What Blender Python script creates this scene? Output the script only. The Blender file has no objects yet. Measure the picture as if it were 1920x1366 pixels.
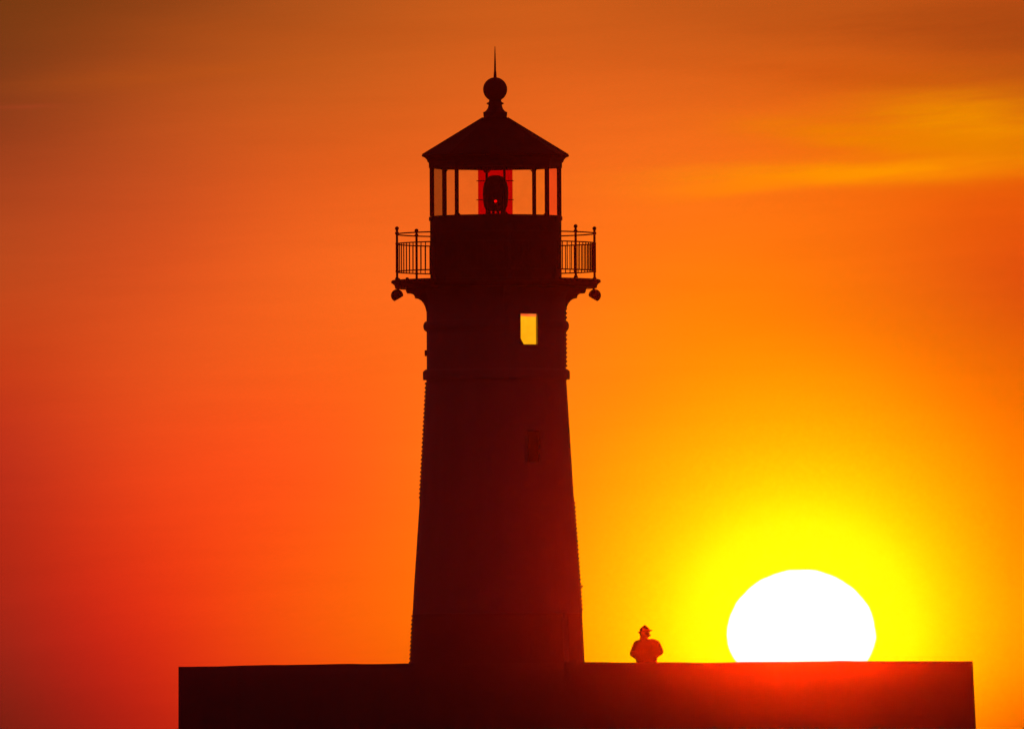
import bpy, bmesh, math, random
from mathutils import Vector, Matrix
PI = math.pi
R = math.radians
random.seed(7)
sc = bpy.context.scene
C = sc.collection

# ------------------------------------------------------------------ camera (long telephoto, 300 m away)
UNIT = 1.0 / 30000.0            # one arc unit, about 0.0019 degree
EYE = 1.9                       # metres above the water
DIST = 300.0
PITCH = 692 * UNIT
ROLL = R(0.25)
CAM = Vector((0.294, -DIST, EYE))
cd = bpy.data.cameras.new('camera'); cam = bpy.data.objects.new('camera', cd); C.objects.link(cam)
cd.sensor_width = 36; cd.lens = 36 / (1920 * UNIT)
cd.clip_start = 1; cd.clip_end = 60000
fwd = Vector((0, math.cos(PITCH), math.sin(PITCH))); rt = Vector((1, 0, 0)); up = rt.cross(fwd)
r2 = rt * math.cos(ROLL) - up * math.sin(ROLL); u2 = up * math.cos(ROLL) + rt * math.sin(ROLL)
M = Matrix((r2, u2, -fwd)).transposed().to_4x4(); M.translation = CAM
cam.matrix_world = M
sc.camera = cam

# ------------------------------------------------------------------ colour management
sc.view_settings.view_transform = 'Standard'; sc.view_settings.look = 'None'
sc.view_settings.exposure = 0; sc.view_settings.gamma = 1
sc.view_settings.use_curve_mapping = False
sc.cycles.use_denoising = True; sc.cycles.denoising_input_passes = 'RGB_ALBEDO'
sc.cycles.volume_bounces = 1
sc.cycles.max_bounces = 8
sc.cycles.transparent_max_bounces = 16
sc.cycles.sample_clamp_indirect = 1

def lin(c):
    return tuple(((v / 255) / 12.92 if v / 255 <= 0.04045 else ((v / 255 + 0.055) / 1.055) ** 2.4) for v in c) + (1.0,)

# ------------------------------------------------------------------ the sun
SUN_X, SUN_Y = 1502.5, 1190.0       # bearing and height of the sun's widest line, in arc units
def to_angles(X, Y):
    xi, yi = X - 960, 683 - Y
    xu = xi * math.cos(ROLL) + yi * math.sin(ROLL); yu = -xi * math.sin(ROLL) + yi * math.cos(ROLL)
    return xu * UNIT, PITCH + yu * UNIT
saz, sel = to_angles(SUN_X, SUN_Y)
sdir = Vector((math.sin(saz) * math.cos(sel), math.cos(saz) * math.cos(sel), math.sin(sel)))
SUN_STRENGTH = 0.024
sd = bpy.data.lights.new('sun', 'SUN'); sd.energy = SUN_STRENGTH; sd.angle = R(0.5); sd.color = (1, 0.18, 0.0)
so = bpy.data.objects.new('sun', sd); C.objects.link(so)
so.rotation_euler = sdir.to_track_quat('Z', 'Y').to_euler()

# ------------------------------------------------------------------ world: dusk sky, all laid out by bearing and elevation
w = bpy.data.worlds.new('World'); sc.world = w; w.use_nodes = True
nt = w.node_tree; nt.nodes.clear()
def N(t, **k):
    n = nt.nodes.new(t)
    for a, b in k.items(): setattr(n, a, b)
    return n
def L(a, b): nt.links.new(a, b)
def math_(op, a, b=None, c=None, clamp=False):
    n = N('ShaderNodeMath', operation=op, use_clamp=clamp)
    for i, v in enumerate((a, b, c)):
        if v is None: continue
        if isinstance(v, (int, float)): n.inputs[i].default_value = v
        else: L(v, n.inputs[i])
    return n.outputs[0]
def vmath(op, a, b=None, out=0):
    n = N('ShaderNodeVectorMath', operation=op)
    for i, v in enumerate((a, b)):
        if v is None: continue
        if isinstance(v, (tuple, list)): n.inputs[i].default_value = v
        else: L(v, n.inputs[i])
    return n.outputs[out]
def mix(f, a, b):
    n = N('ShaderNodeMix', data_type='RGBA', clamp_factor=True)
    for s, v in ((n.inputs['Factor'], f), (n.inputs[6], a), (n.inputs[7], b)):
        if isinstance(v, (int, float, tuple)): s.default_value = v
        else: L(v, s)
    return n.outputs[2]
def ramp(fac, stops, interp='LINEAR'):
    n = N('ShaderNodeValToRGB'); cr = n.color_ramp; cr.interpolation = interp
    while len(cr.elements) > 1: cr.elements.remove(cr.elements[-1])
    for i, (p, c) in enumerate(stops):
        e = cr.elements[0] if i == 0 else cr.elements.new(p)
        e.position = p; e.color = c if isinstance(c, tuple) else (c, c, c, 1)
    L(fac, n.inputs[0]); return n.outputs[0]
tc = N('ShaderNodeTexCoord'); dvec = vmath('NORMALIZE', tc.outputs['Generated'])
sep = N('ShaderNodeSeparateXYZ'); L(dvec, sep.inputs[0])
az = math_('ARCTAN2', sep.outputs[0], sep.outputs[1]); el = math_('ARCSINE', sep.outputs[2])
U = math_('MULTIPLY', az, 30000.0); V = math_('MULTIPLY', math_('SUBTRACT', el, PITCH), 30000.0)
cr_, sr_ = math.cos(ROLL), math.sin(ROLL)
X = math_('ADD', math_('SUBTRACT', math_('MULTIPLY', U, cr_), math_('MULTIPLY', V, sr_)), 960.0)
Y = math_('SUBTRACT', 683.0, math_('ADD', math_('MULTIPLY', U, sr_), math_('MULTIPLY', V, cr_)))
# gentle wander of the cloud layers
cmb = N('ShaderNodeCombineXYZ'); L(math_('MULTIPLY', X, 0.0016), cmb.inputs[0]); L(math_('MULTIPLY', Y, 0.009), cmb.inputs[1])
nz = N('ShaderNodeTexNoise'); nz.inputs['Scale'].default_value = 1.6; nz.inputs['Detail'].default_value = 4; nz.inputs['Roughness'].default_value = 0.5
L(cmb.outputs[0], nz.inputs['Vector'])
wob = math_('MULTIPLY', math_('SUBTRACT', nz.outputs['Fac'], 0.5), 1.0)
Xw = math_('ADD', X, math_('MULTIPLY', wob, 160.0)); Yw = math_('ADD', Y, math_('MULTIPLY', wob, 34.0))
ROWS = [0, 170, 340, 510, 680, 850, 1020, 1190, 1366]
COLS = [
 [(119,59,17),(108,52,24),(166,63,28),(185,78,30),(198,54,20),(171,38,30),(162,35,19),(143,38,26),(78,26,17)],
 [(130,60,20),(196,84,27),(196,80,34),(225,78,31),(233,91,32),(255,79,25),(248,56,21),(242,24,18),(179,21,19)],
 [(181,86,28),(199,96,29),(239,96,27),(255,115,33),(255,102,21),(255,83,30),(255,95,14),(249,103,10),(241,53,11)],
 [(203,94,26),(232,99,29),(240,105,31),(255,109,33),(255,119,27),(255,142,12),(255,131,13),(255,132,0),(169,95,0)],
 [(188,87,25),(221,101,29),(255,121,28),(255,129,2),(255,153,0),(255,152,2),(255,165,0),(255,170,0),(255,150,0)],
 [(186,86,24),(230,100,15),(247,113,13),(241,114,15),(225,138,0),(255,155,0),(248,165,0),(245,165,0),(235,110,0)],
 [(177,71,19),(162,79,19),(244,100,0),(201,54,18),(212,94,4),(212,121,0),(212,109,0),(222,130,0),(140,50,0)],
]
ty = math_('DIVIDE', math_('ADD', Y, 0.0), 1366.0, clamp=True)
tx = math_('DIVIDE', X, 1920.0, clamp=True)
sky = None
for i, col in enumerate(COLS):
    c = ramp(ty, [(r_ / 1366, lin(v)) for r_, v in zip(ROWS, col)], 'B_SPLINE')
    wt = ramp(tx, [(j / 6, 1.0 if j == i else 0.0) for j in range(7)], 'B_SPLINE')
    p = vmath('MULTIPLY', c, wt)
    sky = p if sky is None else vmath('ADD', sky, p)
def gauss(xc, yc, sx, sy, tilt=0.0, a=None, b=None):
    dx = math_('SUBTRACT', a or Xw, xc); dy = math_('SUBTRACT', b or Yw, yc)
    if tilt: dy = math_('SUBTRACT', dy, math_('MULTIPLY', dx, tilt))
    q = math_('ADD', math_('POWER', math_('ABSOLUTE', math_('DIVIDE', dx, sx)), 2.0), math_('POWER', math_('ABSOLUTE', math_('DIVIDE', dy, sy)), 2.0))
    return math_('EXPONENT', math_('MULTIPLY', q, -0.5))
cw = N('ShaderNodeCombineXYZ'); L(math_('MULTIPLY', X, 0.004), cw.inputs[0]); L(math_('MULTIPLY', math_('ADD', Y, math_('MULTIPLY', X, 0.08)), 0.04), cw.inputs[1])
nw = N('ShaderNodeTexNoise'); nw.inputs['Scale'].default_value = 1.0; nw.inputs['Detail'].default_value = 8; nw.inputs['Roughness'].default_value = 0.6; L(cw.outputs[0], nw.inputs['Vector'])
wisp = math_('ADD', 0.05, math_('MULTIPLY', nw.outputs['Fac'], 1.9))
CLOUDS = [   # bearing, height, spread, tilt, colour, amount
 (1800, 55, 260, 30, 0.02, (160, 66, 16), 0.45),
 (1700, 150, 220, 17, 0.06, (188, 76, 14), 0.5),
 (1900, 112, 130, 12, 0.0, (202, 88, 16), 0.35),
 (1810, 236, 150, 44, 0.02, (238, 140, 0), 1.0),
 (1650, 262, 150, 16, 0.10, (240, 132, 0), 0.6),
 (1790, 268, 190, 16, 0.05, (232, 130, 0), 0.6),
 (1620, 322, 210, 15, -0.05, (254, 152, 0), 1.0),
 (1400, 350, 120, 10, -0.10, (255, 136, 8), 0.55),
 (1885, 400, 90, 42, 0.0, (222, 80, 14), 0.25),
 (45, 202, 55, 3.2, 0.01, (172, 68, 34), 0.45),
 (350, 135, 230, 16, -0.08, (192, 86, 20), 0.3),
 (620, 60, 220, 22, 0.0, (186, 82, 22), 0.3),
]
for xc, yc, sx, sy, tl, colr, amt in CLOUDS:
    sky = mix(math_('MULTIPLY', math_('MULTIPLY', gauss(xc, yc, sx, sy, tl), wisp), amt), sky, lin(colr))
# faint strata and wisps
cs = N('ShaderNodeCombineXYZ'); L(math_('MULTIPLY', X, 0.0022), cs.inputs[0]); L(math_('MULTIPLY', math_('ADD', Y, math_('MULTIPLY', X, 0.05)), 0.022), cs.inputs[1])
n3 = N('ShaderNodeTexNoise'); n3.inputs['Scale'].default_value = 1.0; n3.inputs['Detail'].default_value = 7; n3.inputs['Roughness'].default_value = 0.6; L(cs.outputs[0], n3.inputs['Vector'])
strata = math_('ADD', 1.0, math_('MULTIPLY', math_('SUBTRACT', n3.outputs['Fac'], 0.5), 0.16))
sky = vmath('MULTIPLY', sky, strata)
# aureole round the sun
dxs = math_('SUBTRACT', X, SUN_X); dys = math_('SUBTRACT', Y, SUN_Y)
below = math_('GREATER_THAN', dys, 0.0); dyg = math_('MULTIPLY', math_('ABSOLUTE', dys), math_('ADD', 1.0, math_('MULTIPLY', below, 0.7)))
rho = math_('SQRT', math_('ADD', math_('POWER', math_('ABSOLUTE', dxs), 2.0), math_('POWER', dyg, 2.0)))
glow = ramp(math_('DIVIDE', rho, 600.0, clamp=True), [(0, 1.0), (0.34, 1.0), (0.385, 0.88), (0.44, 0.66), (0.51, 0.46), (0.59, 0.30), (0.68, 0.18), (0.8, 0.07), (0.9, 0.02), (1.0, 0.0)], 'B_SPLINE')
sky = mix(glow, sky, lin((252, 252, 0)))
# the flattened disc itself, its rim rippled by the air
ang = math_('ARCTAN2', dys, dxs)
cm2 = N('ShaderNodeCombineXYZ'); L(math_('COSINE', ang), cm2.inputs[0]); L(math_('SINE', ang), cm2.inputs[1])
n2 = N('ShaderNodeTexNoise'); n2.inputs['Scale'].default_value = 3.2; n2.inputs['Detail'].default_value = 5; L(cm2.outputs[0], n2.inputs['Vector'])
rip = math_('MULTIPLY', math_('SUBTRACT', n2.outputs['Fac'], 0.5), 0.055)
low = math_('GREATER_THAN', dys, 0.0)
hh = math_('ADD', 123.0, math_('MULTIPLY', low, -20.0))
q = math_('SQRT', math_('ADD', math_('POWER', math_('ABSOLUTE', math_('DIVIDE', dxs, 139.5)), 2.0), math_('POWER', math_('ABSOLUTE', math_('DIVIDE', dys, hh)), 2.0)))
q = math_('ADD', q, rip)
disc = N('ShaderNodeMapRange', interpolation_type='SMOOTHSTEP'); L(q, disc.inputs[0])
disc.inputs[1].default_value = 1.008; disc.inputs[2].default_value = 0.992
sky = mix(disc.outputs[0], sky, (1.15, 1.2, 1.2, 1))
# the rest of the dome: fading to a dull dusk away from the sunset
cosang = vmath('DOT_PRODUCT', dvec, tuple(sdir), out=1)
theta = math_('DIVIDE', math_('ARCCOSINE', math_('MINIMUM', cosang, 1.0)), PI)
fade = ramp(theta, [(0.0, 0.0), (0.024, 0.0), (0.06, 0.45), (0.15, 0.82), (0.35, 1.0)], 'B_SPLINE')
sky = mix(fade, sky, (0.045, 0.006, 0.011, 1))
bg = N('ShaderNodeBackground'); L(sky, bg.inputs[0]); bg.inputs[1].default_value = 1.0
ow = N('ShaderNodeOutputWorld'); L(bg.outputs[0], ow.inputs[0])
w.cycles.sampling_method = 'MANUAL'; w.cycles.sample_map_resolution = 2048

# ------------------------------------------------------------------ helpers
def tag(o, label=None, cat=None, group=None, kind=None):
    if label: o['label'] = label
    if cat: o['category'] = cat
    if group: o['group'] = group
    if kind: o['kind'] = kind
    return o
def empty(name, loc=(0, 0, 0)):
    o = bpy.data.objects.new(name, None); C.objects.link(o); o.location = loc; o.empty_display_size = 0.2
    return o
def obj(name, bm, mat, parent=None, smooth=False, fix=True):
    if fix: bmesh.ops.recalc_face_normals(bm, faces=bm.faces)
    me = bpy.data.meshes.new(name); bm.to_mesh(me); bm.free()
    if smooth:
        for p in me.polygons: p.use_smooth = True
        try: me.set_sharp_from_angle(angle=R(38))
        except Exception: pass
    me.materials.append(mat)
    o = bpy.data.objects.new(name, me); C.objects.link(o)
    if parent: o.parent = parent
    return o
def box(bm, c, s, rot=None):
    m = Matrix.Translation(c) @ (rot.to_4x4() if rot else Matrix()) @ Matrix.Diagonal((s[0], s[1], s[2], 1))
    return bmesh.ops.create_cube(bm, size=1, matrix=m)['verts']
def tube(bm, a, b, r, r2=None, n=10):
    a, b = Vector(a), Vector(b); d = b - a
    m = Matrix.Translation((a + b) / 2) @ d.to_track_quat('Z', 'Y').to_matrix().to_4x4()
    bmesh.ops.create_cone(bm, cap_ends=True, segments=n, radius1=r, radius2=r if r2 is None else r2, depth=d.length, matrix=m)
def ball(bm, c, r, sub=2, s=(1, 1, 1), rot=None):
    m = Matrix.Translation(c) @ (rot.to_4x4() if rot else Matrix()) @ Matrix.Diagonal((s[0], s[1], s[2], 1))
    bmesh.ops.create_icosphere(bm, subdivisions=sub, radius=r, matrix=m)
def lathe(bm, prof, n=96, off=0.0, hole=None, closed=False, cap=False):
    """prof: (radius, z) pairs; off: angle of the first vertex; hole(i, k): leave that cell out."""
    rings = []
    for (r, z) in prof:
        rings.append([bm.verts.new((r * math.cos(off + 2 * PI * i / n), r * math.sin(off + 2 * PI * i / n), z)) for i in range(n)])
    m = len(prof)
    for k in range(m if closed else m - 1):
        a, b = rings[k], rings[(k + 1) % m]
        for i in range(n):
            if hole and hole(i, k): continue
            bm.faces.new((a[i], a[(i + 1) % n], b[(i + 1) % n], b[i]))
    if cap:
        bm.faces.new(rings[0]); bm.faces.new(rings[-1])
    return rings

def material(name, base, rough=0.6, metal=0.0, vary=0.25, scale=3.0, bump=0.0, streak=False, spec=0.5, coat=0.0):
    m = bpy.data.materials.new(name); m.use_nodes = True; t = m.node_tree; b = t.nodes['Principled BSDF']
    co = t.nodes.new('ShaderNodeTexCoord'); mp = t.nodes.new('ShaderNodeMapping'); t.links.new(co.outputs['Object'], mp.inputs[0])
    if streak: mp.inputs['Scale'].default_value = (1, 1, 0.18)
    n = t.nodes.new('ShaderNodeTexNoise'); n.inputs['Scale'].default_value = scale; n.inputs['Detail'].default_value = 8; n.inputs['Roughness'].default_value = 0.62
    t.links.new(mp.outputs[0], n.inputs['Vector'])
    cr = t.nodes.new('ShaderNodeValToRGB'); cr.color_ramp.elements[0].position = 0.3; cr.color_ramp.elements[1].position = 0.7
    d = tuple(v * (1 - vary) for v in base); l = tuple(min(1, v * (1 + vary * 0.6)) for v in base)
    cr.color_ramp.elements[0].color = d + (1,); cr.color_ramp.elements[1].color = l + (1,)
    t.links.new(n.outputs['Fac'], cr.inputs[0]); t.links.new(cr.outputs[0], b.inputs['Base Color'])
    b.inputs['Roughness'].default_value = rough; b.inputs['Metallic'].default_value = metal
    b.inputs['Specular IOR Level'].default_value = spec; b.inputs['Coat Weight'].default_value = coat
    if bump:
        n2 = t.nodes.new('ShaderNodeTexNoise'); n2.inputs['Scale'].default_value = scale * 9; n2.inputs['Detail'].default_value = 6
        t.links.new(co.outputs['Object'], n2.inputs['Vector'])
        bp = t.nodes.new('ShaderNodeBump'); bp.inputs['Strength'].default_value = bump; bp.inputs['Distance'].default_value = 0.02
        t.links.new(n2.outputs['Fac'], bp.inputs['Height']); t.links.new(bp.outputs[0], b.inputs['Normal'])
    return m
def glass(name, tint, gloss=0.03):
    m = bpy.data.materials.new(name); m.use_nodes = True; t = m.node_tree; t.nodes.clear()
    o = t.nodes.new('ShaderNodeOutputMaterial'); tr = t.nodes.new('ShaderNodeBsdfTransparent'); g = t.nodes.new('ShaderNodeBsdfGlossy')
    mx = t.nodes.new('ShaderNodeMixShader'); mx.inputs[0].default_value = gloss
    co = t.nodes.new('ShaderNodeTexCoord'); n = t.nodes.new('ShaderNodeTexNoise'); n.inputs['Scale'].default_value = 6; n.inputs['Detail'].default_value = 4
    t.links.new(co.outputs['Object'], n.inputs['Vector'])
    cr = t.nodes.new('ShaderNodeValToRGB'); cr.color_ramp.elements[0].position = 0.3; cr.color_ramp.elements[1].position = 0.7
    cr.color_ramp.elements[0].color = tuple(v * 0.95 for v in tint) + (1,); cr.color_ramp.elements[1].color = tuple(tint) + (1,)
    t.links.new(n.outputs['Fac'], cr.inputs[0]); t.links.new(cr.outputs[0], tr.inputs[0])
    g.inputs['Roughness'].default_value = 0.1; g.inputs['Color'].default_value = (0.8, 0.8, 0.8, 1)
    t.links.new(tr.outputs[0], mx.inputs[1]); t.links.new(g.outputs[0], mx.inputs[2]); t.links.new(mx.outputs[0], o.inputs[0])
    return m
def emitter(name, col, col2, strength, scale=4.0):
    m = bpy.data.materials.new(name); m.use_nodes = True; t = m.node_tree; t.nodes.clear()
    o = t.nodes.new('ShaderNodeOutputMaterial'); e = t.nodes.new('ShaderNodeEmission'); e.inputs[1].default_value = strength
    co = t.nodes.new('ShaderNodeTexCoord'); n = t.nodes.new('ShaderNodeTexNoise'); n.inputs['Scale'].default_value = scale
    t.links.new(co.outputs['Object'], n.inputs['Vector'])
    cr = t.nodes.new('ShaderNodeValToRGB'); cr.color_ramp.elements[0].position = 0.35; cr.color_ramp.elements[1].position = 0.65
    cr.color_ramp.elements[0].color = tuple(col) + (1,); cr.color_ramp.elements[1].color = tuple(col2) + (1,)
    t.links.new(n.outputs['Fac'], cr.inputs[0]); t.links.new(cr.outputs[0], e.inputs[0]); t.links.new(e.outputs[0], o.inputs[0])
    m.cycles.emission_sampling = 'NONE'
    return m

WHITE = material('weathered_white_paint', (0.30, 0.285, 0.27), 0.5, vary=0.10, scale=2.2, streak=True, bump=0.15)
WHITE2 = material('darker_white_paint', (0.17, 0.16, 0.15), 0.55, vary=0.12, scale=2.2, streak=True, bump=0.15)  # darker version of the white, used on the lowest course
BLACK = material('black_paint', (0.05, 0.048, 0.046), 0.55, spec=0.3, vary=0.35, scale=4, bump=0.1)
IRON = material('painted_iron', (0.06, 0.055, 0.055), 0.5, spec=0.3, vary=0.3, scale=8)
ROOF = material('black_roof_plate', (0.03, 0.028, 0.03), 0.7, spec=0.2, vary=0.4, scale=3, bump=0.15)
CONC = material('weathered_concrete', (0.22, 0.20, 0.18), 0.85, vary=0.15, scale=0.9, bump=0.4, streak=True)
DARKGLASS = material('dark_window_glass', (0.01, 0.01, 0.012), 0.08, vary=0.2)
LENSM = material('lens_glass_and_brass', (0.05, 0.02, 0.012), 0.3, metal=0.5, vary=0.8, scale=14)

def Z(yrow): return EYE + (1375 - yrow) * 0.01      # height above the water at the tower's distance

# ------------------------------------------------------------------ water
bm = bmesh.new()
bmesh.ops.create_grid(bm, x_segments=8, y_segments=8, size=1, matrix=Matrix.Diagonal((440, 440, 1, 1)))
WATER = bpy.data.materials.new('lake_water'); WATER.use_nodes = True
t = WATER.node_tree; b = t.nodes['Principled BSDF']
b.inputs['Base Color'].default_value = (0.012, 0.02, 0.026, 1); b.inputs['Roughness'].default_value = 0.12; b.inputs['IOR'].default_value = 1.33
co = t.nodes.new('ShaderNodeTexCoord'); mp = t.nodes.new('ShaderNodeMapping'); mp.inputs['Scale'].default_value = (0.5, 1.4, 1)
n = t.nodes.new('ShaderNodeTexNoise'); n.inputs['Scale'].default_value = 0.9; n.inputs['Detail'].default_value = 8
bp = t.nodes.new('ShaderNodeBump'); bp.inputs['Strength'].default_value = 0.6; bp.inputs['Distance'].default_value = 0.25
t.links.new(co.outputs['Object'], mp.inputs[0]); t.links.new(mp.outputs[0], n.inputs['Vector']); t.links.new(n.outputs['Fac'], bp.inputs['Height']); t.links.new(bp.outputs[0], b.inputs['Normal'])
tag(obj('water', bm, WATER), kind='structure')

# ------------------------------------------------------------------ pier head: concrete block with a parapet round its deck
DECK = 2.18
XL, XR, YF, YB = -5.925, 8.825, -2.8, 6.2
def top_z(x):       # the coping sags a little towards its west end, with small unevenness
    s = max(0.0, min(1.0, (-1.6 - x) / 4.3))
    return 3.222 - 0.042 * s + 0.006 * math.sin(x * 1.3) + 0.003 * math.sin(x * 4.1 + 1) - (0.006 if 3.6 < x < 6.2 else 0)
pier = empty('pier', (0, 0, 0))
tag(pier, 'dark concrete pier head with a chest-high parapet, carrying the lighthouse', 'pier')
bm = bmesh.new()
def wall_run(bm, x0, x1, y0, y1, zb, nseg, batter=True):
    xs = [x0 + (x1 - x0) * i / nseg for i in range(nseg + 1)]
    rows = []
    for i, x in enumerate(xs):
        zt = top_z(x) + random.uniform(-0.0025, 0.0025)
        bx = 0.0
        if batter and i == nseg: bx = 0.0443 * (zt - zb)
        if batter and i == 0: bx = -0.004 * (zt - zb)
        ch = 0.012
        rows.append([bm.verts.new(v) for v in ((x + bx, y0 - 0.02 * (zt - zb), zb), (x, y0, zt - ch), (x, y0 + ch, zt), (x, y1 - ch, zt), (x, y1, zt - ch), (x + bx, y1, zb))])
    for i in range(nseg):
        a, b_ = rows[i], rows[i + 1]
        for k in range(6):
            bm.faces.new((a[k], a[(k + 1) % 6], b_[(k + 1) % 6], b_[k]))
    bm.faces.new(rows[0]); bm.faces.new(rows[-1][::-1])
wall_run(bm, XL, XR, YF, YF + 0.38, -2.5, 60)
par = obj('parapet', bm, CONC, pier)
bm = bmesh.new()
box(bm, ((XL + XR) / 2, (YF + 0.383 + YB) / 2, (DECK - 2.5) / 2), (XR - XL - 0.006, YB - YF - 0.383, DECK + 2.5))
obj('deck', bm, CONC, pier)
for x0, x1 in ((XL, XL + 0.35), (XR - 0.35, XR)):
    bm = bmesh.new(); vs = box(bm, ((x0 + x1) / 2, (YF + 0.385 + YB) / 2, (DECK + 0.003 + top_z(x0)) / 2 - 0.01), (x1 - x0, YB - YF - 0.385, top_z(x0) - DECK - 0.026))
    obj('end_wall', bm, CONC, pier)

# ------------------------------------------------------------------ the lighthouse
LH = empty('lighthouse', (0, 0, DECK))
tag(LH, 'round riveted iron lighthouse with railed gallery and glazed lantern, standing on the pier', 'lighthouse')
HW = [(1300, 1.672), (1242, 1.632), (1148, 1.585), (1100, 1.558), (937, 1.444), (820, 1.376), (712, 1.312)]
def rad(y):
    for (ya, ra), (yb, rb) in zip(HW, HW[1:]):
        if ya >= y >= yb: return ra + (rb - ra) * (ya - y) / (ya - yb)
    return HW[-1][1] if y < 712 else HW[0][1]
def lz(y): return Z(y) - DECK       # local height
SEG = 180
def cell_hole(a0, a1, ks):
    """angles measured from the camera side (-Y) towards +X, in degrees"""
    i0 = round(((a0 - 90) % 360) / 2); i1 = round(((a1 - 90) % 360) / 2)
    return lambda i, k: i0 <= i < i1 and k in ks
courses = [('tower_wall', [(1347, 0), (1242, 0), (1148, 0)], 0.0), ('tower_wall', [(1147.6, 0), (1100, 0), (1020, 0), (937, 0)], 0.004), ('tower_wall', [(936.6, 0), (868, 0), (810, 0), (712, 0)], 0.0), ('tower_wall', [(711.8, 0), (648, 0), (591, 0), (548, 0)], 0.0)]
for ci, (nm, ys, d) in enumerate(courses):
    bm = bmesh.new()
    prof = [((1.305 if ci == 3 else rad(y)) + d, lz(y)) for y, _ in ys]
    hole = None
    if ci == 3: hole = cell_hole(20, 36, (1,))
    if ci == 2: hole = cell_hole(24, 36, (1,))
    lathe(bm, prof, SEG, hole=hole)
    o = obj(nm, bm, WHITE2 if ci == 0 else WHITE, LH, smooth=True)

def on_wall(a, r, z):       # a: degrees from camera side towards +X
    return Vector((r * math.sin(R(a)), -r * math.cos(R(a)), z))
# riveted vertical seams, staggered from course to course
def seam(a, y0, y1, rr=None, step=0.078):
    bm = bmesh.new(); z0, z1 = lz(y0), lz(y1); nst = max(2, int((z1 - z0) / step))
    r0 = (rr or rad(y0)); r1 = (rr or rad(y1))
    for s in (-1, 0, 1):
        da = math.degrees(0.045 / r0) * s
        for k in range(nst):
            f = (k + 0.5) / nst
            ball(bm, on_wall(a + da, r0 + (r1 - r0) * f + 0.008, z0 + (z1 - z0) * f), 0.024, 1)
    p0, p1 = on_wall(a, r0, z0), on_wall(a, r1, z1)
    da = math.degrees(0.075 / r0)
    q = [on_wall(a - da, r0 + 0.001, z0 + .02), on_wall(a + da, r0 + 0.001, z0 + .02), on_wall(a + da, r1 + 0.001, z1 - .02), on_wall(a - da, r1 + 0.001, z1 - .02)]
    nrm = on_wall(a, 1, 0) * 0.006
    lo = [bm.verts.new(v - nrm) for v in q]; hi = [bm.verts.new(v + nrm) for v in q]
    bm.faces.new(hi); bm.faces.new(lo)
    for i in range(4): bm.faces.new((lo[i], lo[(i + 1) % 4], hi[(i + 1) % 4], hi[i]))
    obj('riveted_seam', bm, WHITE, LH, smooth=True)
for base, y0, y1, rr in ((-90, 935, 714, None), (90, 1146, 939, None), (-90, 1300, 1149, None), (90, 690, 575, 1.305)):
    for k in (0, 142, 250): seam(base + k, y0, y1, rr)
# horizontal lap bands between courses
for y in (1147, 937):
    bm = bmesh.new(); r0 = rad(y); z = lz(y)
    lathe(bm, [(r0 - 0.01, z - 0.035), (r0 + 0.007, z - 0.033), (r0 + 0.007, z + 0.033), (r0 - 0.01, z + 0.035)], 96, closed=True)
    obj('lap_band', bm, WHITE, LH, smooth=True)
# rings
bm = bmesh.new(); lathe(bm, [(1.29, lz(711)), (1.378, lz(711)), (1.378, lz(696)), (1.33, lz(692)), (1.29, lz(691))], 120, closed=True); obj('belt_ring', bm, WHITE, LH, smooth=True)
bm = bmesh.new(); pr = [(1.30 + 0.068 * math.cos(a), lz(611) + 0.098 * math.sin(a)) for a in [2 * PI * i / 16 for i in range(16)]]
lathe(bm, pr, 180, closed=True, hole=lambda i, k: (285 <= i * 2 + 1 - 0 <= 311)); obj('bead_ring', bm, WHITE, LH, smooth=True)
bm = bmesh.new(); box(bm, on_wall(-90, 1.318, lz(661)), (0.05, 0.09, 0.11)); tube(bm, on_wall(-90, 1.325, lz(661)), on_wall(-90, 1.345, lz(661)), 0.03); obj('conduit_clip', bm, IRON, LH)
bm = bmesh.new(); tube(bm, on_wall(90, rad(1099) - 0.02, lz(1099)), on_wall(90, rad(1099) + 0.052, lz(1099)), 0.018); tube(bm, on_wall(90, rad(1099) + 0.035, lz(1099) - 0.015), on_wall(90, rad(1099) + 0.035, lz(1099) + 0.01), 0.012); obj('step_iron', bm, IRON, LH)

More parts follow.
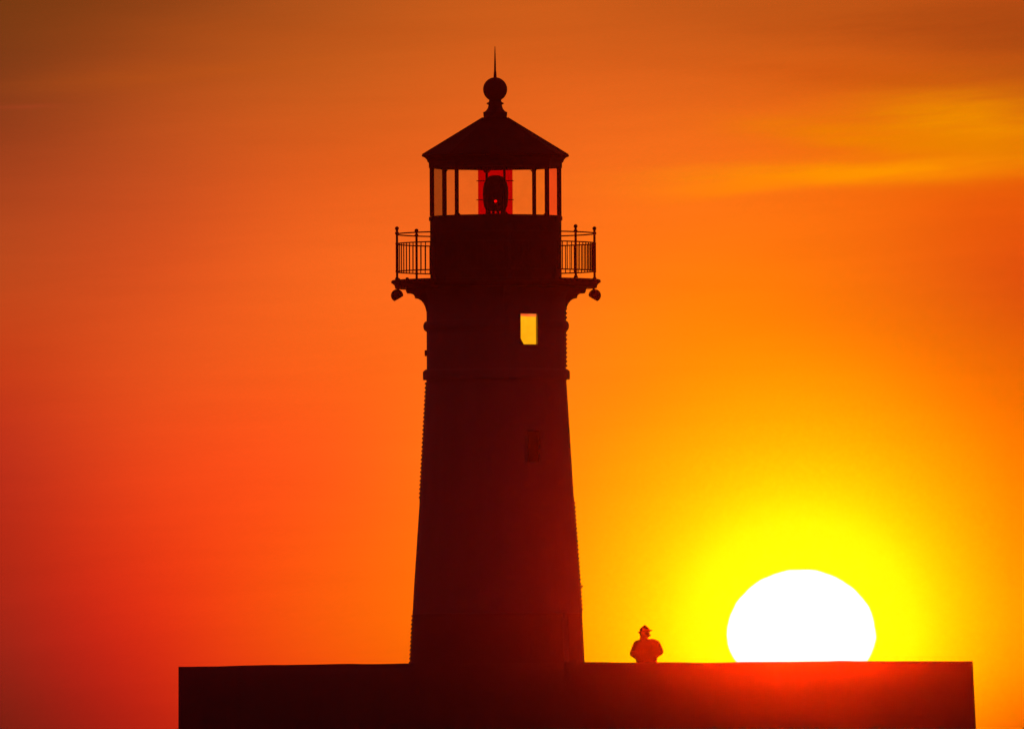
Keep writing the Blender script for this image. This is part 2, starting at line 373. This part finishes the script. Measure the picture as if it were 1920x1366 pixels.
# windows
def window(a0, a1, y0, y1, r, panemat, sky_lit):
    am = (a0 + a1) / 2; z0, z1 = lz(y0), lz(y1)
    f = bmesh.new()
    # reveal: four linings going inwards
    for (p, q) in (((a0, z0), (a0, z1)), ((a1, z0), (a1, z1)), ((a0, z0), (a1, z0)), ((a0, z1), (a1, z1))):
        o0, o1 = on_wall(p[0], r - 0.003, p[1]), on_wall(q[0], r - 0.003, q[1])
        d = on_wall(am, 1, 0) * 0.14
        c = [o0, o1, o1 - d, o0 - d]
        f.faces.new([f.verts.new(v) for v in c])
    for a in (a0 - 0.6, a1 + 0.6):
        c = on_wall(a, r + 0.008, (z0 + z1) / 2); box(f, c, (0.035, 0.03, z1 - z0 + 0.05), Matrix.Rotation(R(am), 3, 'Z'))
    for z in (z0 - 0.022, z1 + 0.022):
        c = on_wall(am, r + 0.006, z); box(f, c, (2 * r * math.sin(R((a1 - a0) / 2)) + 0.06, 0.05, 0.04), Matrix.Rotation(R(am), 3, 'Z'))
    fr = obj('window', f, WHITE, LH, fix=False)
    p = bmesh.new(); d = on_wall(am, 1, 0) * (0.045)
    e = 0.8
    c = [on_wall(a0 - e, r, z0 - .01) - d, on_wall(a1 + e, r, z0 - .01) - d, on_wall(a1 + e, r, z1 + .01) - d, on_wall(a0 - e, r, z1 + .01) - d]
    p.faces.new([p.verts.new(v) for v in c]); bmesh.ops.solidify(p, geom=p.faces[:], thickness=0.006)
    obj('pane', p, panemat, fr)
    if sky_lit:
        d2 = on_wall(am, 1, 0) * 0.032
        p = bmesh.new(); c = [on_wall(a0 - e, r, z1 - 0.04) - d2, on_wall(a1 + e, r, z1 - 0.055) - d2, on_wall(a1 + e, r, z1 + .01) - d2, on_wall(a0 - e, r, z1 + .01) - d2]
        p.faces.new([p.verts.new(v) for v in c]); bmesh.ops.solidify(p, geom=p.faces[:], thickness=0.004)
        obj('pane_top_glow', p, emitter('red_glow_strip', (0.98, 0.13, 0.025), (1.0, 0.2, 0.03), 1.0), fr)  # strip of the pane's glow, redder light painted along its top
        p = bmesh.new(); c = [on_wall(a0 - e, r, z0 - .02) - d2, on_wall(a0 + 4.6, r, z0 - .02) - d2, on_wall(a0 - e, r, z0 + 0.19) - d2]
        p.faces.new([p.verts.new(v) for v in c]); bmesh.ops.solidify(p, geom=p.faces[:], thickness=0.01)
        obj('glow_corner_cover', p, IRON, fr)  # dark triangle added to cut off the glow's lower left corner
    return fr
sky_lit = emitter('sky_glow_glass', (1.0, 0.38, 0.004), (1.0, 0.5, 0.008), 1.0, 3.0)  # emission put into the pane for sky showing through the tower
wn = window(20, 36, 648, 591, 1.305, sky_lit, True); wn['label'] = 'glowing yellow window high under the gallery'
wn = window(24, 36, 868, 810, (rad(868) + rad(810)) / 2, DARKGLASS, False); wn['label'] = 'dark unlit window lower on the shaft'

# gallery: eight-sided deck on curved brackets; every corner of gallery, lantern and roof lies on the same bearings
D8 = R(8)
def corner(i, r, z): a = D8 + i * PI / 4; return Vector((r * math.cos(a), r * math.sin(a), z))
bm = bmesh.new()
lathe(bm, [(1.2, lz(540)), (1.89, lz(540)), (1.905, lz(534)), (1.94, lz(531)), (1.965, lz(529.5)), (1.965, lz(526)), (1.945, lz(524.5)), (1.2, lz(523.5))], 96, closed=True)
obj('gallery_deck', bm, IRON, LH)
bm = bmesh.new()
lathe(bm, [(1.17, lz(556)), (1.315, lz(556)), (1.35, lz(541)), (1.17, lz(541))], 96, closed=True); obj('gallery_ring', bm, WHITE, LH, smooth=True)
for i in range(8):
    bm = bmesh.new(); a = D8 + i * PI / 4
    pts = [(1.28, 594), (1.307, 594), (1.312, 584), (1.335, 575), (1.365, 568.5), (1.41, 563), (1.46, 560), (1.53, 558.4), (1.535, 554.5), (1.56, 551.5), (1.60, 550), (1.675, 549.6), (1.695, 546), (1.705, 540.2), (1.28, 540.2)]
    th = 0.05
    dirv = Vector((math.cos(a), math.sin(a), 0)); sv = Vector((-math.sin(a), math.cos(a), 0))
    fa = [bm.verts.new(dirv * p + sv * th + Vector((0, 0, lz(y)))) for p, y in pts]; fb = [bm.verts.new(dirv * p - sv * th + Vector((0, 0, lz(y)))) for p, y in pts]
    bm.faces.new(fa); bm.faces.new(fb[::-1])
    for k in range(len(pts)): bm.faces.new((fa[k], fa[(k + 1) % len(pts)], fb[(k + 1) % len(pts)], fb[k]))
    bm.normal_update()
    obj('bracket', bm, WHITE, LH, smooth=True)
# two hooded floodlights under the deck edge, one each side
for i, sgn in ((4, -1), (0, 1)):
    c = corner(i, 1.872, lz(553.5)); inward = Vector((-c.x, -c.y, 0)).normalized()
    ax = (inward * 0.51 + Vector((0, 0, -0.86))).normalized()
    rot = ax.to_track_quat('Z', 'Y').to_matrix().to_4x4()
    bm = bmesh.new(); prof = []
    n = 10
    for k in range(n + 1):
        th = R(33) - R(123) * k / n; prof.append((max(0.117 * math.cos(th), 0.002), 0.117 * math.sin(th)))
    lathe(bm, prof, 24)
    prof2 = [(max(r_ - 0.006, .001), z_ * 0.95) for r_, z_ in prof]; lathe(bm, prof2, 24)
    bm.transform(Matrix.Translation(c) @ rot)
    fl = obj('floodlight', bm, IRON, LH, smooth=True)
    bm = bmesh.new(); bmesh.ops.create_cone(bm, cap_ends=True, segments=24, radius1=0.097, radius2=0.097, depth=0.006, matrix=Matrix.Translation(c + ax * 0.055) @ rot); obj('lens_cover', bm, DARKGLASS, fl)
    bm = bmesh.new(); tube(bm, c + Vector((0, 0, 0.05)) + inward * 0.02, (c.x + inward.x * 0.02, c.y + inward.y * 0.02, lz(540.5)), 0.022); obj('stem', bm, IRON, fl)
# railing
RR = 1.87
for i in range(8):
    bm = bmesh.new(); p = corner(i, RR, 0)
    tube(bm, (p.x, p.y, lz(524)), (p.x, p.y, lz(431)), 0.023); ball(bm, (p.x, p.y, lz(427.8)), 0.039, 2)
    tube(bm, (p.x, p.y, lz(439)), (p.x, p.y, lz(434.5)), 0.036); tube(bm, (p.x, p.y, lz(524)), (p.x, p.y, lz(519.5)), 0.045, 0.03)
    tube(bm, (p.x, p.y, lz(457.5)), (p.x, p.y, lz(455)), 0.031); tube(bm, (p.x, p.y, lz(510)), (p.x, p.y, lz(507)), 0.031)
    obj('railing_post', bm, IRON, LH, smooth=True)
for nm, y, rr in (('handrail', 438, 0.0125), ('upper_rail', 456.3, 0.012), ('lower_rail', 508.5, 0.012)):
    bm = bmesh.new(); lathe(bm, [(RR + rr * math.cos(2 * PI * k / 8), lz(y) + rr * math.sin(2 * PI * k / 8)) for k in range(8)], 128, closed=True)
    obj(nm, bm, IRON, LH, smooth=True)
for i in range(96):
    if i % 12 == 0: continue
    a = D8 + i * 2 * PI / 96
    bm = bmesh.new(); tube(bm, (RR * math.cos(a), RR * math.sin(a), lz(509)), (RR * math.cos(a), RR * math.sin(a), lz(456)), 0.0105, n=6); obj('baluster', bm, IRON, LH, smooth=True)
# bits left on the deck edge (cleat and bolt heads seen against the sky)
for a, r_, s in ((195, 1.72, 0.05), (189, 1.84, 0.035), (172, 1.80, 0.03), (5, 1.82, 0.03)):
    bm = bmesh.new(); tube(bm, (r_ * math.cos(R(a)), r_ * math.sin(R(a)), lz(524.2)), (r_ * math.cos(R(a)), r_ * math.sin(R(a)), lz(524.2) + s * 0.8), s * 0.8, s * 0.45, 8); obj('deck_bolt', bm, IRON, LH)

# watch room and lantern sill
bm = bmesh.new(); lathe(bm, [(1.20, lz(541)), (1.232, lz(540.8)), (1.232, lz(413)), (1.252, lz(413)), (1.252, lz(406.5)), (1.235, lz(405.4)), (1.0, lz(405.2)), (1.0, lz(414)), (1.17, lz(416))], 120)
obj('watch_room', bm, BLACK, LH, smooth=True)
bm = bmesh.new(); lathe(bm, [(0.02, lz(404.8)), (1.20, lz(404.8)), (1.20, lz(407)), (0.02, lz(407))], 64, closed=True); obj('lantern_floor', bm, BLACK, LH)
# lantern corner posts, head frame and panes
for i in range(8):
    p = corner(i, 1.205, 0); a = D8 + i * PI / 4
    bm = bmesh.new(); box(bm, (p.x, p.y, (lz(405) + lz(313)) / 2), (0.082, 0.034, lz(313) - lz(405)), Matrix.Rotation(a, 3, 'Z'))
    # small curved gussets in the corners of the frame
    for sgn in (1, -1):
        q = corner(i + sgn, 1.205, 0); dv = (q - p).normalized()
        for zz, sz in ((lz(315), -1), (lz(405), 1)):
            tri = [p + dv * 0.03, p + dv * 0.075, p + dv * 0.03]
            hs = [0, 0, 0.045 * sz]
            nv = Vector((-dv.y, dv.x, 0)) * 0.015
            va = [bm.verts.new((v + nv) + Vector((0, 0, zz + h))) for v, h in zip(tri, hs)]; vb = [bm.verts.new((v - nv) + Vector((0, 0, zz + h))) for v, h in zip(tri, hs)]
            bm.faces.new(va); bm.faces.new(vb[::-1])
            for k in range(3): bm.faces.new((va[k], va[(k + 1) % 3], vb[(k + 1) % 3], vb[k]))
    obj('lantern_post', bm, BLACK, LH)
TINTS = [(1, 1, 0.7), (1, 1, 1), (1, 1, 1), (0.5, 0.5, 0.5), (0.82, 0.76, 0.75), (1, 0.97, 1), (1, 0.97, 1), (0.97, 0.45, 1)]
for i in range(8):
    p, q = corner(i, 1.205, 0), corner(i + 1, 1.205, 0); dv = (q - p).normalized()
    a_, b_ = p + dv * 0.03, q - dv * 0.03
    bm = bmesh.new(); c = [Vector((a_.x, a_.y, lz(405))), Vector((b_.x, b_.y, lz(405))), Vector((b_.x, b_.y, lz(314))), Vector((a_.x, a_.y, lz(314)))]
    bm.faces.new([bm.verts.new(v) for v in c])
    obj('lantern_pane', bm, glass('lantern_glass_%d' % i, TINTS[i]), LH, fix=False)
# roof
def oct_lathe(prof, name, mat, cap=False, closed=False, parent=None):
    bm = bmesh.new(); lathe(bm, prof, 8, off=D8, closed=closed, cap=cap); return obj(name, bm, mat, parent or LH)
oct_lathe([(1.15, lz(314.5)), (1.262, lz(314.5)), (1.262, lz(305)), (1.285, lz(303.5)), (1.30, lz(299)), (1.335, lz(295.5)), (1.385, lz(293)), (1.385, lz(290.2)), (1.15, lz(290.2))], 'cornice', BLACK, closed=True)
rf = oct_lathe([(0.20, lz(217)), (0.235, lz(220.5)), (1.36, lz(288.2)), (1.398, lz(291)), (1.39, lz(293.3)), (1.15, lz(292.5)), (0.02, lz(290)), ], 'roof', ROOF, cap=True)
for i in range(8):
    bm = bmesh.new(); tube(bm, corner(i, 0.235, lz(220)), corner(i, 1.385, lz(289.6)), 0.012, n=8); obj('ridge_roll', bm, ROOF, rf, smooth=True)
# finial
bm = bmesh.new()
lathe(bm, [(0.21, lz(222)), (0.222, lz(216)), (0.226, lz(209.5)), (0.20, lz(209)), (0.17, lz(206.5)), (0.145, lz(203)), (0.132, lz(199)), (0.125, lz(196)), (0.155, lz(194.8)), (0.163, lz(193.5)), (0.155, lz(192.2)), (0.125, lz(191)), (0.112, lz(188)), (0.118, lz(185.5)), (0.10, lz(183))], 48, cap=True)
obj('vent_neck', bm, IRON, LH, smooth=True)
bm = bmesh.new(); bmesh.ops.create_uvsphere(bm, u_segments=48, v_segments=28, radius=0.2265, matrix=Matrix.Translation((0, 0, lz(167)))); obj('ventilator_ball', bm, IRON, LH, smooth=True)
bm = bmesh.new(); lathe(bm, [(0.032, lz(146)), (0.028, lz(142)), (0.025, lz(135.5)), (0.019, lz(132)), (0.017, lz(120)), (0.006, lz(86.5))], 12, cap=True); obj('lightning_rod', bm, IRON, LH, smooth=True)

# the optic: barrel lens in its frame, red screen behind, red glint of sky as a glowing bead
ped = bmesh.new(); lathe(ped, [(0.42, lz(405)), (0.33, lz(402)), (0.20, lz(400.5)), (0.02, lz(400.5))], 32); obj('lens_pedestal', ped, BLACK, LH, smooth=True)
bm = bmesh.new(); prof = []
outline = [(395, 0.165), (390, 0.20), (383, 0.222), (372, 0.234), (358, 0.238), (348, 0.226), (340, 0.20), (335, 0.17), (331, 0.13), (328.5, 0.07), (328, 0.01)]
for (ya, ra), (yb, rb) in zip(outline, outline[1:]):
    prof += [(ra, lz(ya)), ((ra + rb) / 2 + 0.006, lz((ya + yb) / 2))]
prof.append((0.004, lz(328))); lathe(bm, prof, 40)
ln = obj('lens', bm, LENSM, LH, smooth=True)
for k in range(12):
    a = 2 * PI * k / 12 + 0.2; bm = bmesh.new(); tube(bm, (0.165 * math.cos(a), 0.165 * math.sin(a), lz(401)), (0.165 * math.cos(a), 0.165 * math.sin(a), lz(394)), 0.016, n=8); obj('lens_foot', bm, LENSM, ln)
bm = bmesh.new()
for y in (338, 373.5):
    box(bm, (-0.01, 0.18, lz(y)), (0.70, 0.018, 0.016))
for x in (-0.175, 0.18): box(bm, (x, 0.18, lz(360)), (0.016, 0.018, 0.9))
obj('lens_frame', bm, IRON, ln)
bm = bmesh.new(); ball(bm, on_wall(0, 0.232, lz(377.5)), 0.03, 2, (1, 0.5, 1)); obj('sky_glint', bm, emitter('red_sky_glow', (1, 0.0, 0.0), (1, 0.01, 0.01), 1.0), ln, smooth=True)  # glowing bead added for the red sky seen through the lens
bm = bmesh.new(); ball(bm, on_wall(0, 0.232, lz(362)), 0.02, 2, (1, 0.4, 1.6)); obj('painted_reflection', bm, material('reflection_red', (0.18, 0.01, 0.008), 0.2), ln, smooth=True)  # reflection on the lens, painted as a small red bead
bm = bmesh.new(); box(bm, (-0.005, 0.34, (lz(316) + lz(401)) / 2), (0.65, 0.004, lz(316) - lz(401))); obj('red_screen', bm, glass('ruby_screen_glass', (0.76, 0.03, 0.07), 0.02), LH)

# ------------------------------------------------------------------ person behind the parapet, seen from the waist up
P = Vector((CAM.x + to_angles(1212, 1200)[0] * (DIST - 1.5), -1.5, DECK))
person = empty('person', P)
tag(person, 'person in a peaked cap and bulky jacket, behind the parapet between lighthouse and sun', 'person')
def capsule(bm, a, b, ra, rb, n=14):
    a, b = Vector(a), Vector(b)
    tube(bm, a, b, ra, rb, n); ball(bm, a, ra, 2); ball(bm, b, rb, 2)
def remeshed(name, bm, mat, parent, vox, smooth_it=3):
    me = bpy.data.meshes.new(name + '_raw'); bm.to_mesh(me); bm.free()
    o = bpy.data.objects.new(name + '_raw', me); C.objects.link(o)
    m = o.modifiers.new('r', 'REMESH'); m.mode = 'VOXEL'; m.voxel_size = vox
    s = o.modifiers.new('s', 'SMOOTH'); s.factor = 0.5; s.iterations = smooth_it
    dg = bpy.context.evaluated_depsgraph_get(); me2 = bpy.data.meshes.new_from_object(o.evaluated_get(dg)); me2.name = name
    bpy.data.objects.remove(o); bpy.data.meshes.remove(me)
    for p in me2.polygons: p.use_smooth = True
    me2.materials.clear(); me2.materials.append(mat)
    r = bpy.data.objects.new(name, me2); C.objects.link(r); r.parent = parent
    return r
SKIN = material('skin', (0.13, 0.085, 0.065), 0.5, vary=0.1); COAT = material('jacket_cloth', (0.05, 0.055, 0.07), 0.85, vary=0.3, scale=14, bump=0.4)
PANTS = material('trouser_cloth', (0.05, 0.06, 0.09), 0.9, vary=0.2, scale=20); CAPM = material('cap_cloth', (0.06, 0.05, 0.05), 0.9, vary=0.2, scale=20); SHOE = material('boot_leather', (0.05, 0.03, 0.02), 0.6)
HAIR = material('brown_hair', (0.06, 0.035, 0.02), 0.7, vary=0.4, scale=60)
bm = bmesh.new()     # the body, one surface; faces +Y, head turned towards +X
sh = {-1: (-0.158, 0.0, 1.37), 1: (0.172, 0.0, 1.372)}; elb = {-1: (-0.236, -0.03, 1.21), 1: (0.24, -0.03, 1.245)}; wr = {-1: (-0.165, 0.15, 1.135), 1: (0.165, 0.15, 1.165)}
capsule(bm, (0, 0, 0.98), (0, 0, 1.12), 0.125, 0.12); capsule(bm, (0, 0, 1.12), (-0.005, 0, 1.32), 0.115, 0.11)
capsule(bm, (-0.09, 0, 1.335), (0.09, 0, 1.34), 0.085, 0.085)
capsule(bm, (-0.02, 0, 1.40), (-0.05, 0.01, 1.54), 0.062, 0.056)
for s in (-1, 1):
    capsule(bm, sh[s], elb[s], 0.052, 0.042); capsule(bm, elb[s], wr[s], 0.042, 0.028)
    w0 = Vector(wr[s]); palm = w0 + Vector((-0.05 * s, 0.055, -0.02))
    capsule(bm, w0, palm, 0.028, 0.032)
    for k in range(4):
        st = palm + Vector((0.0, 0.012, 0.026 - 0.018 * k)); mid = st + Vector((-0.038 * s, 0.008, -0.006)); en = mid + Vector((-0.018 * s, -0.016, -0.008)) * (1 - 0.12 * abs(k - 1))
        capsule(bm, st, mid, 0.0095, 0.009, 8); capsule(bm, mid, en, 0.009, 0.0075, 8)
    t0 = palm + Vector((0.01 * s, 0.0, 0.03)); capsule(bm, t0, t0 + Vector((-0.03 * s, 0.01, 0.026)), 0.011, 0.009, 8)
    capsule(bm, (0.09 * s, 0, 0.92), (0.10 * s, 0.01, 0.50), 0.088, 0.058); capsule(bm, (0.10 * s, 0.01, 0.50), (0.105 * s, -0.01, 0.09), 0.055, 0.038)
    capsule(bm, (0.105 * s, -0.02, 0.045), (0.12 * s, 0.15, 0.035), 0.038, 0.03)
hx, hz = -0.035, 1.60
ball(bm, (hx, 0.01, hz + 0.015), 1.0, 3, (0.086, 0.077, 0.098)); ball(bm, (hx + 0.022, 0.01, hz - 0.045), 1.0, 3, (0.062, 0.055, 0.058))
ball(bm, (hx + 0.085, 0.01, hz - 0.006), 0.014, 2, (1.1, 0.75, 1.5)); ball(bm, (hx + 0.068, 0.01, hz - 0.075), 0.022, 2, (1.2, 0.9, 0.8))
ball(bm, (hx + 0.075, 0.01, hz - 0.04), 0.015, 2, (0.9, 1.4, 0.8)); ball(bm, (hx + 0.07, 0.01, hz + 0.026), 0.02, 2, (0.7, 2.0, 0.5))
for s in (-1, 1): ball(bm, (hx - 0.01, 0.01 + 0.076 * s, hz - 0.005), 0.024, 2, (0.8, 0.4, 1.2))
remeshed('body', bm, SKIN, person, 0.0065, 2)
for s in (-1, 1):
    bm = bmesh.new(); ball(bm, (hx + 0.074, 0.01 + 0.03 * s, hz + 0.006), 0.010, 2); obj('eye', bm, material('eye_white', (0.7, 0.68, 0.65), 0.2), person, smooth=True)
bm = bmesh.new()     # beard under the chin and hair at the nape
ball(bm, (hx + 0.082, 0.01, hz - 0.050), 1.0, 2, (0.040, 0.034, 0.024)); ball(bm, (hx - 0.060, 0.01, hz - 0.03), 0.042, 2, (0.8, 1.3, 1.3))
remeshed('hair', bm, HAIR, person, 0.007, 2)
bm = bmesh.new()     # jacket with bulky sleeves and stand-up collar
for z, rx, ry, cx in ((0.93, 0.205, 0.14, 0.003), (1.02, 0.205, 0.145, 0.004), (1.10, 0.20, 0.15, 0.004), (1.2, 0.205, 0.155, 0.004), (1.26, 0.205, 0.155, 0.004), (1.32, 0.20, 0.155, 0.004)):
    ball(bm, (cx, 0, z), 1.0, 3, (rx, ry, 0.10))
capsule(bm, (-0.11, 0, 1.365), (0.12, 0, 1.378), 0.105, 0.107)
capsule(bm, (-0.045, 0.0, 1.42), (-0.052, 0.005, 1.505), 0.083, 0.074)
for s in (-1, 1):
    capsule(bm, sh[s], elb[s], 0.092, 0.079); capsule(bm, elb[s], wr[s], 0.075, 0.05)
    ball(bm, Vector(wr[s]) + Vector((-0.05 * s, 0.05, -0.04)), 1.0, 2, (0.09, 0.06, 0.075))      # pocket, bulged by the hand inside
remeshed('jacket', bm, COAT, person, 0.010, 3)
bm = bmesh.new()
for s in (-1, 1): capsule(bm, (0.095 * s, 0, 0.90), (0.10 * s, 0.01, 0.5), 0.105, 0.08); capsule(bm, (0.10 * s, 0.01, 0.5), (0.105 * s, -0.01, 0.10), 0.078, 0.066)
capsule(bm, (-0.07, 0, 0.93), (0.07, 0, 0.93), 0.115, 0.115)
remeshed('trousers', bm, PANTS, person, 0.014, 3)
for s in (-1, 1):
    bm = bmesh.new(); capsule(bm, (0.105 * s, -0.04, 0.06), (0.12 * s, 0.17, 0.048), 0.056, 0.045); capsule(bm, (0.105 * s, -0.02, 0.06), (0.105 * s, -0.015, 0.16), 0.052, 0.052)
    for v in bm.verts: v.co.z = max(v.co.z, 0.0)
    o = remeshed('boot', bm, SHOE, person, 0.012, 2)
bm = bmesh.new()     # cap: crown rising to a soft point, peak forward and slightly up
ball(bm, (hx + 0.003, 0.01, hz + 0.05), 1.0, 3, (0.096, 0.088, 0.056)); ball(bm, (hx + 0.005, 0.01, hz + 0.088), 1.0, 2, (0.062, 0.055, 0.042)); ball(bm, (hx + 0.007, 0.01, hz + 0.128), 0.018, 2)
ball(bm, (hx - 0.09, 0.01, hz + 0.002), 1.0, 2, (0.034, 0.055, 0.02))
cp = remeshed('cap', bm, CAPM, person, 0.007, 2)
bm = bmesh.new(); ball(bm, (hx + 0.096, 0.01, hz + 0.033), 1.0, 3, (0.055, 0.07, 0.016), Matrix.Rotation(R(-14), 3, 'Y')); obj('peak', bm, CAPM, cp, smooth=True)

# ------------------------------------------------------------------ haze
bm = bmesh.new(); box(bm, (0, 0, 8), (900, 900, 18))
HZ = bpy.data.materials.new('evening_haze'); HZ.use_nodes = True; t = HZ.node_tree; t.nodes.clear()
o = t.nodes.new('ShaderNodeOutputMaterial'); v = t.nodes.new('ShaderNodeVolumePrincipled')
v.inputs['Color'].default_value = (1.0, 0.13, 0.16, 1); v.inputs['Density'].default_value = 1.5e-4; v.inputs['Anisotropy'].default_value = 0.995
t.links.new(v.outputs[0], o.inputs['Volume'])
hz_ = obj('haze', bm, HZ); tag(hz_, kind='stuff')
